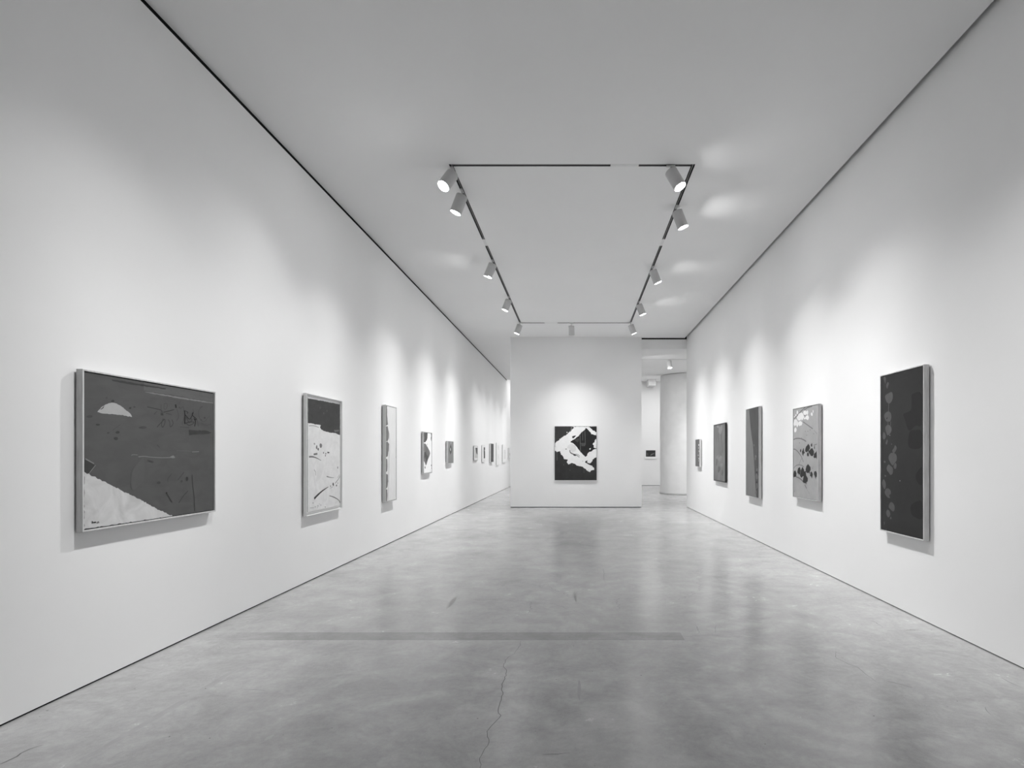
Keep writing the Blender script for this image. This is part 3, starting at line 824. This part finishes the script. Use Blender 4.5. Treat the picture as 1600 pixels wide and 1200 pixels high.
# --- partition: black painting with a big white angular loop
def art_loop(A):
    Z = zoom(860, 660, 12)
    w, b1, g = paint(226, 0.03, 12), paint(38, 0.1, 10), paint(105, 0.2, 12)
    A.poly(Z, [(405, 75), (860, 60), (860, 75), (700, 80), (730, 85), (780, 130), (810, 155), (868, 185), (868, 650), (800, 690), (770, 750), (745, 775),
               (720, 762), (760, 800), (815, 850), (818, 895), (790, 895), (765, 900), (740, 935), (700, 915), (655, 870), (600, 830), (540, 820), (480, 795),
               (430, 770), (380, 768), (345, 790), (315, 760), (318, 690), (262, 690), (240, 640), (195, 600), (185, 545), (140, 545), (120, 560), (85, 530),
               (82, 410), (110, 370), (160, 320), (215, 290), (245, 262), (300, 235), (345, 190), (385, 165), (400, 130), (440, 110), (430, 85)], w, 0.012, 0.02)
    A.poly(Z, [(820, 68), (880, 60), (880, 170), (820, 150), (760, 105), (735, 80)], b1, 0.006, 0.03)
    A.poly(Z, [(668, 105), (700, 125), (725, 165), (750, 185), (765, 220), (800, 225), (865, 245), (865, 300), (835, 335), (830, 370), (790, 405),
               (815, 430), (815, 475), (850, 485), (868, 475), (868, 495), (800, 515), (765, 545), (720, 560), (695, 590), (690, 620), (655, 645),
               (610, 605), (560, 545), (510, 480), (480, 440), (430, 395), (380, 378), (385, 350), (430, 325), (480, 290), (530, 255), (575, 195), (630, 150)], b1, 0.008, 0.02)
    A.poly(Z, [(405, 260), (480, 245), (455, 280), (428, 302), (412, 290)], b1, 0.004, 0.02)
    A.poly(Z, [(728, 490), (760, 480), (750, 510), (735, 512)], w); A.poly(Z, [(865, 330), (835, 400), (820, 460), (868, 470)], w, 0.008, 0.02)
    for pts, wd in (([(555, 230), (560, 420), (562, 540)], .02), ([(605, 180), (605, 340)], .015), ([(645, 160), (652, 300), (655, 420)], .018)):
        A.stroke(Z, pts, wd, paint(88, .2, 14))
    A.poly(Z, [(460, 320), (540, 300), (540, 350), (510, 380), (470, 350)], paint(62, .2, 14), 0.006, 0.02)
    A.poly(Z, [(570, 385), (660, 380), (650, 445), (580, 445)], paint(72, .2, 14), 0.008, 0.02)
    A.stroke(Z, [(365, 515), (375, 565), (440, 600), (500, 620), (545, 660)], [.02, .03, .03, .02, .01], g); A.blob(Z, 455, 610, 28, 18, paint(55), .3)
    A.poly(Z, [(330, 430), (400, 400), (470, 430), (480, 520), (420, 560), (370, 510), (310, 470)], paint(206, .05), 0.01, 0.02)
    A.stroke(Z, [(470, 590), (520, 605), (550, 635)], .012, g); A.blob(Z, 295, 500, 16, 9, g)
    A.poly(Z, [(645, 745), (665, 722), (700, 715), (680, 745), (740, 775), (800, 815), (740, 800), (680, 765)], b1, 0.004, 0.02)
    A.stroke(Z, [(122, 560), (124, 715)], .028, paint(82, .2, 14)); A.stroke(Z, [(628, 850), (628, 950)], .015, paint(78)); A.stroke(Z, [(400, 80), (385, 150), (360, 170)], .03, g)
    A.stroke(Z, [(120, 352), (170, 320)], .02, b1); A.blob(Z, 312, 188, 9, 12, w)
    for x, y in ((415, 795), (250, 795), (370, 895), (608, 726), (708, 895)): A.blob(Z, x, y, 6, 6, g)
picture('back', (866.2 - VX) / F * 15.40, (932.8 - VX) / F * 15.40, -.735, .81, .045, 'black painting with a big white angular loop, centred on the partition',
        M_pale, paint(52, 0.12, 6), 0.010, 0.006, 0.004, draw=art_loop)

# --- right wall, nearest: tall black painting with a trail of grey blobs
def art_trail(A):
    Za, Zb = zoom(1370, 560, 8.571), zoom(1370, 700, 7.06)
    g = paint(80, 0.10, 12); s = paint(38.5, 0.06, 8)
    A.poly(Za, [(475, 480), (600, 480), (600, 880), (520, 900), (430, 965), (370, 800), (360, 745), (455, 690), (465, 560)], s, 0.0, 0.03, smooth=True)
    A.poly(Za, [(440, 985), (520, 960), (600, 980), (600, 1190), (430, 1190)], s, 0.0, 0.03, smooth=True)
    A.poly(Zb, [(430, 300), (500, 210), (500, 400), (450, 380)], s, 0.0, 0.03, smooth=True); A.poly(Zb, [(375, 640), (440, 590), (500, 600), (500, 780), (390, 740)], s, 0.0, 0.03, smooth=True)
    A.poly(Za, [(90, 262), (108, 245), (122, 270), (118, 300), (114, 340), (100, 300)], g, smooth=True)
    A.poly(Za, [(130, 345), (148, 318), (163, 335), (150, 375), (140, 405), (127, 380)], g, smooth=True)
    A.poly(Za, [(112, 520), (122, 490), (160, 465), (195, 450), (212, 475), (214, 530), (195, 580), (165, 605), (130, 580)], g, smooth=True)
    A.stroke(Za, [(160, 600), (158, 650), (156, 715)], 0.009, g)
    A.poly(Za, [(100, 785), (108, 740), (150, 710), (185, 730), (195, 785), (180, 840), (155, 845), (125, 840)], g, smooth=True)
    A.poly(Za, [(128, 800), (145, 785), (142, 805), (132, 815)], s)
    A.stroke(Za, [(148, 845), (150, 900)], 0.008, g); A.stroke(Za, [(185, 845), (186, 900)], 0.008, g)
    A.poly(Za, [(115, 940), (125, 905), (155, 888), (190, 915), (198, 965), (175, 1010), (145, 1030), (130, 1000)], g, smooth=True)
    A.poly(Za, [(78, 1030), (90, 988), (108, 1000), (120, 1050), (100, 1085), (82, 1070)], g, smooth=True)
    A.poly(Za, [(120, 1130), (138, 1085), (146, 1110), (135, 1150), (122, 1148)], g, smooth=True)
    A.blob(Za, 175, 1030, 6, 6, paint(120)); A.blob(Za, 198, 1148, 6, 7, g)
    A.poly(Zb, [(170, 30), (190, 0), (200, -30), (218, -10), (215, 20), (190, 55)], g, smooth=True)
    A.poly(Zb, [(130, 110), (145, 65), (180, 52), (215, 75), (220, 130), (195, 170), (175, 192), (150, 160)], g, smooth=True)
    A.poly(Zb, [(185, 200), (205, 165), (218, 185), (212, 225), (195, 228)], g, smooth=True)
    A.poly(Zb, [(110, 215), (130, 182), (150, 195), (178, 225), (175, 280), (150, 297), (130, 265), (115, 250)], g, smooth=True)
    A.blob(Zb, 88, 152, 11, 12, g); A.blob(Zb, 95, 308, 8, 11, g); A.blob(Zb, 256, 362, 4, 4, paint(150))
    A.poly(Zb, [(57, 385), (75, 345), (95, 375), (100, 420), (90, 455), (70, 430)], g, smooth=True)
    A.poly(Zb, [(88, 490), (100, 455), (125, 445), (152, 470), (155, 505), (138, 520), (145, 552), (120, 545), (100, 520)], g, smooth=True)
    A.poly(Zb, [(132, 650), (145, 605), (170, 600), (195, 635), (195, 685), (178, 700), (150, 675)], g, smooth=True)
    A.poly(Zb, [(104, 710), (118, 680), (140, 695), (150, 735), (130, 765), (112, 745)], g, smooth=True)
    A.blob(Zb, 155, 773, 7, 14, g); A.blob(Zb, 84, 830, 6, 20, paint(70)); A.blob(Zb, 105, 898, 5, 8, paint(75))
picture('right', k(.005653), k(.006473), -.765, .798, .062, 'tall black painting with a trail of grey blobs, nearest on right wall',
        M_maple, paint(43, 0.06, 5, rough=0.5), 0.010, 0.005, draw=art_trail)

# --- right wall, second: grey ground with white blossoms and black leaves
def art_blossom(A):
    Za, Zb = zoom(1230, 620, 13.333), zoom(1230, 700, 12)
    w, b, g = paint(206, 0.04, 12), paint(46, 0.08, 12), paint(105, 0.1, 14)
    A.stroke(Za, [(145, 455), (210, 390), (290, 300), (380, 215)], 0.016, g); A.stroke(Za, [(350, 280), (420, 230), (520, 195)], 0.018, g)
    A.stroke(Za, [(330, 520), (420, 585), (530, 665)], 0.014, g); A.stroke(Za, [(560, 695), (620, 775)], 0.008, paint(125))
    A.stroke(Za, [(115, 895), (180, 870), (260, 868), (330, 890), (395, 930)], 0.016, g)
    A.stroke(Za, [(115, 1090), (170, 1098), (220, 1140), (265, 1200)], 0.016, g); A.stroke(Zb, [(210, 80), (270, 170), (305, 265)], 0.014, g)
    A.stroke(Zb, [(275, 190), (245, 250), (225, 305)], 0.012, paint(125)); A.stroke(Zb, [(120, 385), (160, 335), (220, 315), (280, 330), (315, 360)], 0.016, paint(120))
    A.stroke(Zb, [(170, 545), (220, 560), (270, 600), (305, 640)], 0.02, g); A.stroke(Zb, [(330, 690), (365, 760)], 0.018, g); A.stroke(Zb, [(365, 770), (420, 860)], 0.006, paint(130))
    A.stroke(Za, [(555, 1010), (620, 985)], 0.010, g)
    A.poly(Za, [(135, 420), (140, 380), (120, 470)], w)
    A.poly(Za, [(245, 350), (300, 325), (335, 360), (355, 420), (330, 470), (300, 490), (290, 460), (275, 490), (240, 500), (210, 470), (200, 430), (225, 390)], w, 0.004, 0.02)
    A.poly(Za, [(150, 480), (185, 465), (215, 500), (240, 560), (225, 610), (205, 640), (195, 600), (175, 590), (160, 620), (140, 580), (125, 650), (122, 560)], w, 0.004, 0.02)
    A.poly(Za, [(235, 520), (285, 500), (318, 545), (300, 595), (275, 600), (250, 610), (235, 570)], w, 0.003, 0.02)
    A.blob(Za, 370, 335, 36, 48, w); A.blob(Za, 418, 330, 20, 50, w); A.poly(Za, [(375, 430), (400, 390), (440, 390), (455, 440), (430, 490), (405, 470), (380, 460), (350, 470), (345, 430)], w, 0.004, 0.02)
    A.blob(Za, 212, 325, 16, 38, w); A.blob(Za, 182, 385, 12, 22, w); A.blob(Za, 152, 418, 10, 14, w); A.blob(Za, 172, 690, 26, 48, w); A.blob(Za, 512, 362, 20, 34, w); A.blob(Za, 540, 305, 9, 30, w)
    A.poly(Za, [(345, 380), (385, 385), (405, 350), (395, 395), (350, 400)], g)
    for Zx, pts in ((Za, [(268, 1110), (285, 1080), (295, 1120), (280, 1160), (268, 1145)]), (Za, [(308, 1140), (345, 1062), (355, 1140), (370, 1165), (345, 1185), (335, 1240), (315, 1200)]),
                    (Za, [(375, 1110), (390, 1050), (440, 975), (470, 1020), (478, 1070), (450, 1125), (400, 1155), (378, 1140)]),
                    (Za, [(490, 1000), (515, 960), (525, 1010), (512, 1050), (498, 1030)]), (Za, [(562, 1040), (572, 1015), (578, 1080), (565, 1090)]),
                    (Za, [(470, 1110), (500, 1070), (530, 1070), (560, 1140), (555, 1200), (520, 1240), (490, 1230), (470, 1180)]),
                    (Zb, [(370, 110), (385, 75), (405, 100), (408, 150), (385, 158), (372, 140)]), (Zb, [(395, 60), (470, 20), (500, 90), (490, 130), (460, 140), (420, 110)]),
                    (Zb, [(495, 170), (505, 110), (540, 80), (555, 50), (556, 210), (540, 180), (510, 190)]),
                    (Zb, [(115, 500), (130, 440), (155, 420), (175, 470), (170, 540), (120, 548)]), (Zb, [(192, 440), (205, 375), (240, 355), (255, 420), (240, 490), (222, 505), (210, 475), (195, 480)]),
                    (Zb, [(240, 510), (260, 410), (290, 350), (315, 400), (320, 440), (350, 430), (358, 520), (300, 530), (262, 558)]),
                    (Zb, [(345, 400), (360, 340), (392, 300), (435, 350), (440, 410), (425, 440), (418, 495), (405, 460), (380, 470), (355, 450)]),
                    (Zb, [(298, 590), (310, 525), (360, 515), (388, 570), (385, 625), (362, 640), (355, 690), (345, 655), (310, 655), (295, 630)]),
                    (Zb, [(428, 520), (435, 460), (460, 440), (482, 490), (475, 530), (465, 575), (455, 545)]), (Zb, [(502, 490), (510, 440), (540, 430), (558, 470), (556, 540), (540, 550), (535, 590), (525, 550)])):
        A.poly(Zx, pts, b, 0.004, 0.02)
    for x, y in ((430, 720), (480, 690), (555, 770), (410, 800), (380, 720), (300, 860), (260, 960)): A.blob(Za, x, y, 9, 12, paint(125))
    A.stroke(Zb, [(488, 330), (480, 390), (462, 350)], 0.008, paint(120)); A.stroke(Zb, [(136, 790), (134, 830)], 0.010, paint(110))
picture('right', k(.00815), k(.0091), -.601, .65, .062, 'upright grey painting with white blossoms above and black leaves below, on right wall',
        M_wood, paint(150, 0.07, 6), 0.009, 0.004, draw=art_blossom)

# --- right wall, third: two-tone grey split by a long diagonal
def art_split(A):
    Z = zoom(1155, 625, 7.273)
    A.poly(Z, [(112, 100), (130, 330), (155, 500), (168, 700), (180, 900), (195, 1130), (225, 1130), (225, 70)], paint(74, 0.12, 6), 0.003, 0.05)
    g = paint(100, 0.1, 12)
    for x, y, rx, ry in ((187, 640, 9, 16), (182, 668, 8, 14), (168, 515, 5, 14), (203, 795, 7, 20), (200, 870, 14, 35), (200, 975, 12, 35), (190, 1050, 8, 20)): A.blob(Z, x, y, rx, ry, g)
    A.blob(Z, 197, 822, 9, 12, paint(50)); A.blob(Z, 197, 935, 12, 10, paint(50)); A.stroke(Z, [(190, 940), (192, 1000)], .03, paint(55))
picture('right', k(.01081), k(.01165), -.745, .821, .062, 'tall narrow painting split by a long diagonal into mid grey and dark grey',
        M_wood, paint(112, 0.05, 6, (4, 1, 1)), 0.009, 0.006, draw=art_split)

# --- right wall, fourth: mottled grey in a dark frame
def art_mottle(A):
    Z = zoom(1070, 600, 6)
    g = paint(125, 0.15, 9, (1, 1, .5))
    for x, y, rx, ry in ((330, 700, 12, 30), (305, 690, 8, 25), (345, 760, 10, 22), (335, 430, 14, 50), (310, 395, 10, 20)): A.blob(Z, x, y, rx, ry, g, 0.1, 0.25)
    for x, y, rx, ry in ((320, 800, 12, 26), (352, 830, 9, 25), (300, 730, 6, 30)): A.blob(Z, x, y, rx, ry, paint(90, 0.15, 9), 0, 0.2)
picture('right', k(.01333), k(.01446), -.585, .668, .052, 'mottled grey painting in a near-black frame on right wall',
        M_darkwood, paint(108, 0.28, 3.2, (1, 1, .5), dist=1.2), 0.020, 0.003, draw=art_mottle)

# --- right wall, fifth: smallest
def art_small(A):
    Z = zoom(1070, 600, 6)
    w = paint(205)
    for x, y, rx, ry in ((131, 572, 3, 12), (133, 630, 3, 6), (126, 668, 3, 5), (132, 700, 3, 8), (128, 600, 2, 6), (131, 720, 2, 5)): A.blob(Z, x, y, rx, ry, w, 0, 0.2)
picture('right', k(.01609), k(.01668), -.31, .394, .062, 'smallest painting on right wall, dark grey with tiny white flecks, beside the opening',
        M_pale, paint(98, 0.1, 6), 0.009, 0.006, draw=art_small)

# --- far wall seen through the right opening
def art_tiny(A):
    Z = zoom(995, 680, 18.82)
    A.poly(Z, [(268, 445), (548, 445), (548, 632), (268, 632)], paint(52, .1, 8))
    A.poly(Z, [(380, 600), (420, 560), (470, 540), (520, 518), (500, 555), (460, 570), (430, 590)], paint(112), .01, .03)
    A.stroke(Z, [(310, 520), (320, 600)], .06, paint(85))
picture('far', (1007.2 - VX) / F * 26.4, (1026.6 - VX) / F * 26.4, -.205, .258, .04, 'tiny dark landscape-format picture in white mat and frame, seen through the right opening',
        M_white, paint(235, .02), 0.03, 0.0, 0.006, M_white, draw=art_tiny, cat='picture', name='framed_picture')

# ------------------------------------------------------------------ column and duct beyond the opening
cx, cy, R = 4.20, 21.02, 1.02
t = thing('column', 'thick round white plastered column standing in the room behind the right opening', 'column', (cx, cy, 0))
bm = bmesh.new()
seg, rows = 96, 60
rr = random.Random(3)
rings = []
for j in range(rows + 1):
    z = 4.52 * j / rows
    flare = 0.012 * math.exp(-z / 0.15)
    rings.append([bm.verts.new(((R + flare + 0.006 * math.sin(a * 5 + z * 2.1) + 0.004 * math.sin(a * 11 - z * 5) + rr.uniform(-.0012, .0012)) * math.cos(a),
                                (R + flare + 0.006 * math.sin(a * 5 + z * 2.1) + 0.004 * math.sin(a * 11 - z * 5)) * math.sin(a), z))
                  for a in [2 * PI * i / seg for i in range(seg)]])
for a, b in zip(rings, rings[1:]):
    for i in range(seg):
        f = bm.faces.new((a[i], a[(i + 1) % seg], b[(i + 1) % seg], b[i])); f.smooth = True
bm.faces.new(rings[0][::-1]); bm.faces.new(rings[-1])
obj('shaft', bm, M_plaster, t)

t = thing('ceiling_duct', 'boxed white duct under the ceiling of the skylit far room', 'duct', (3.5, 26.0, 5.057))
bm = bmesh.new()
add_box(bm, -0.17, 0.17, -0.35, 0.449, -0.297, 0.0)
bevel(obj('duct_box', bm, M_white, t), 0.01)
bm = bmesh.new()
add_box(bm, -0.14, 0.14, -0.32, 0.40, -0.303, -0.296)  # grey panel over the white duct's underside
obj('underside_panel', bm, M_greyframe, t)
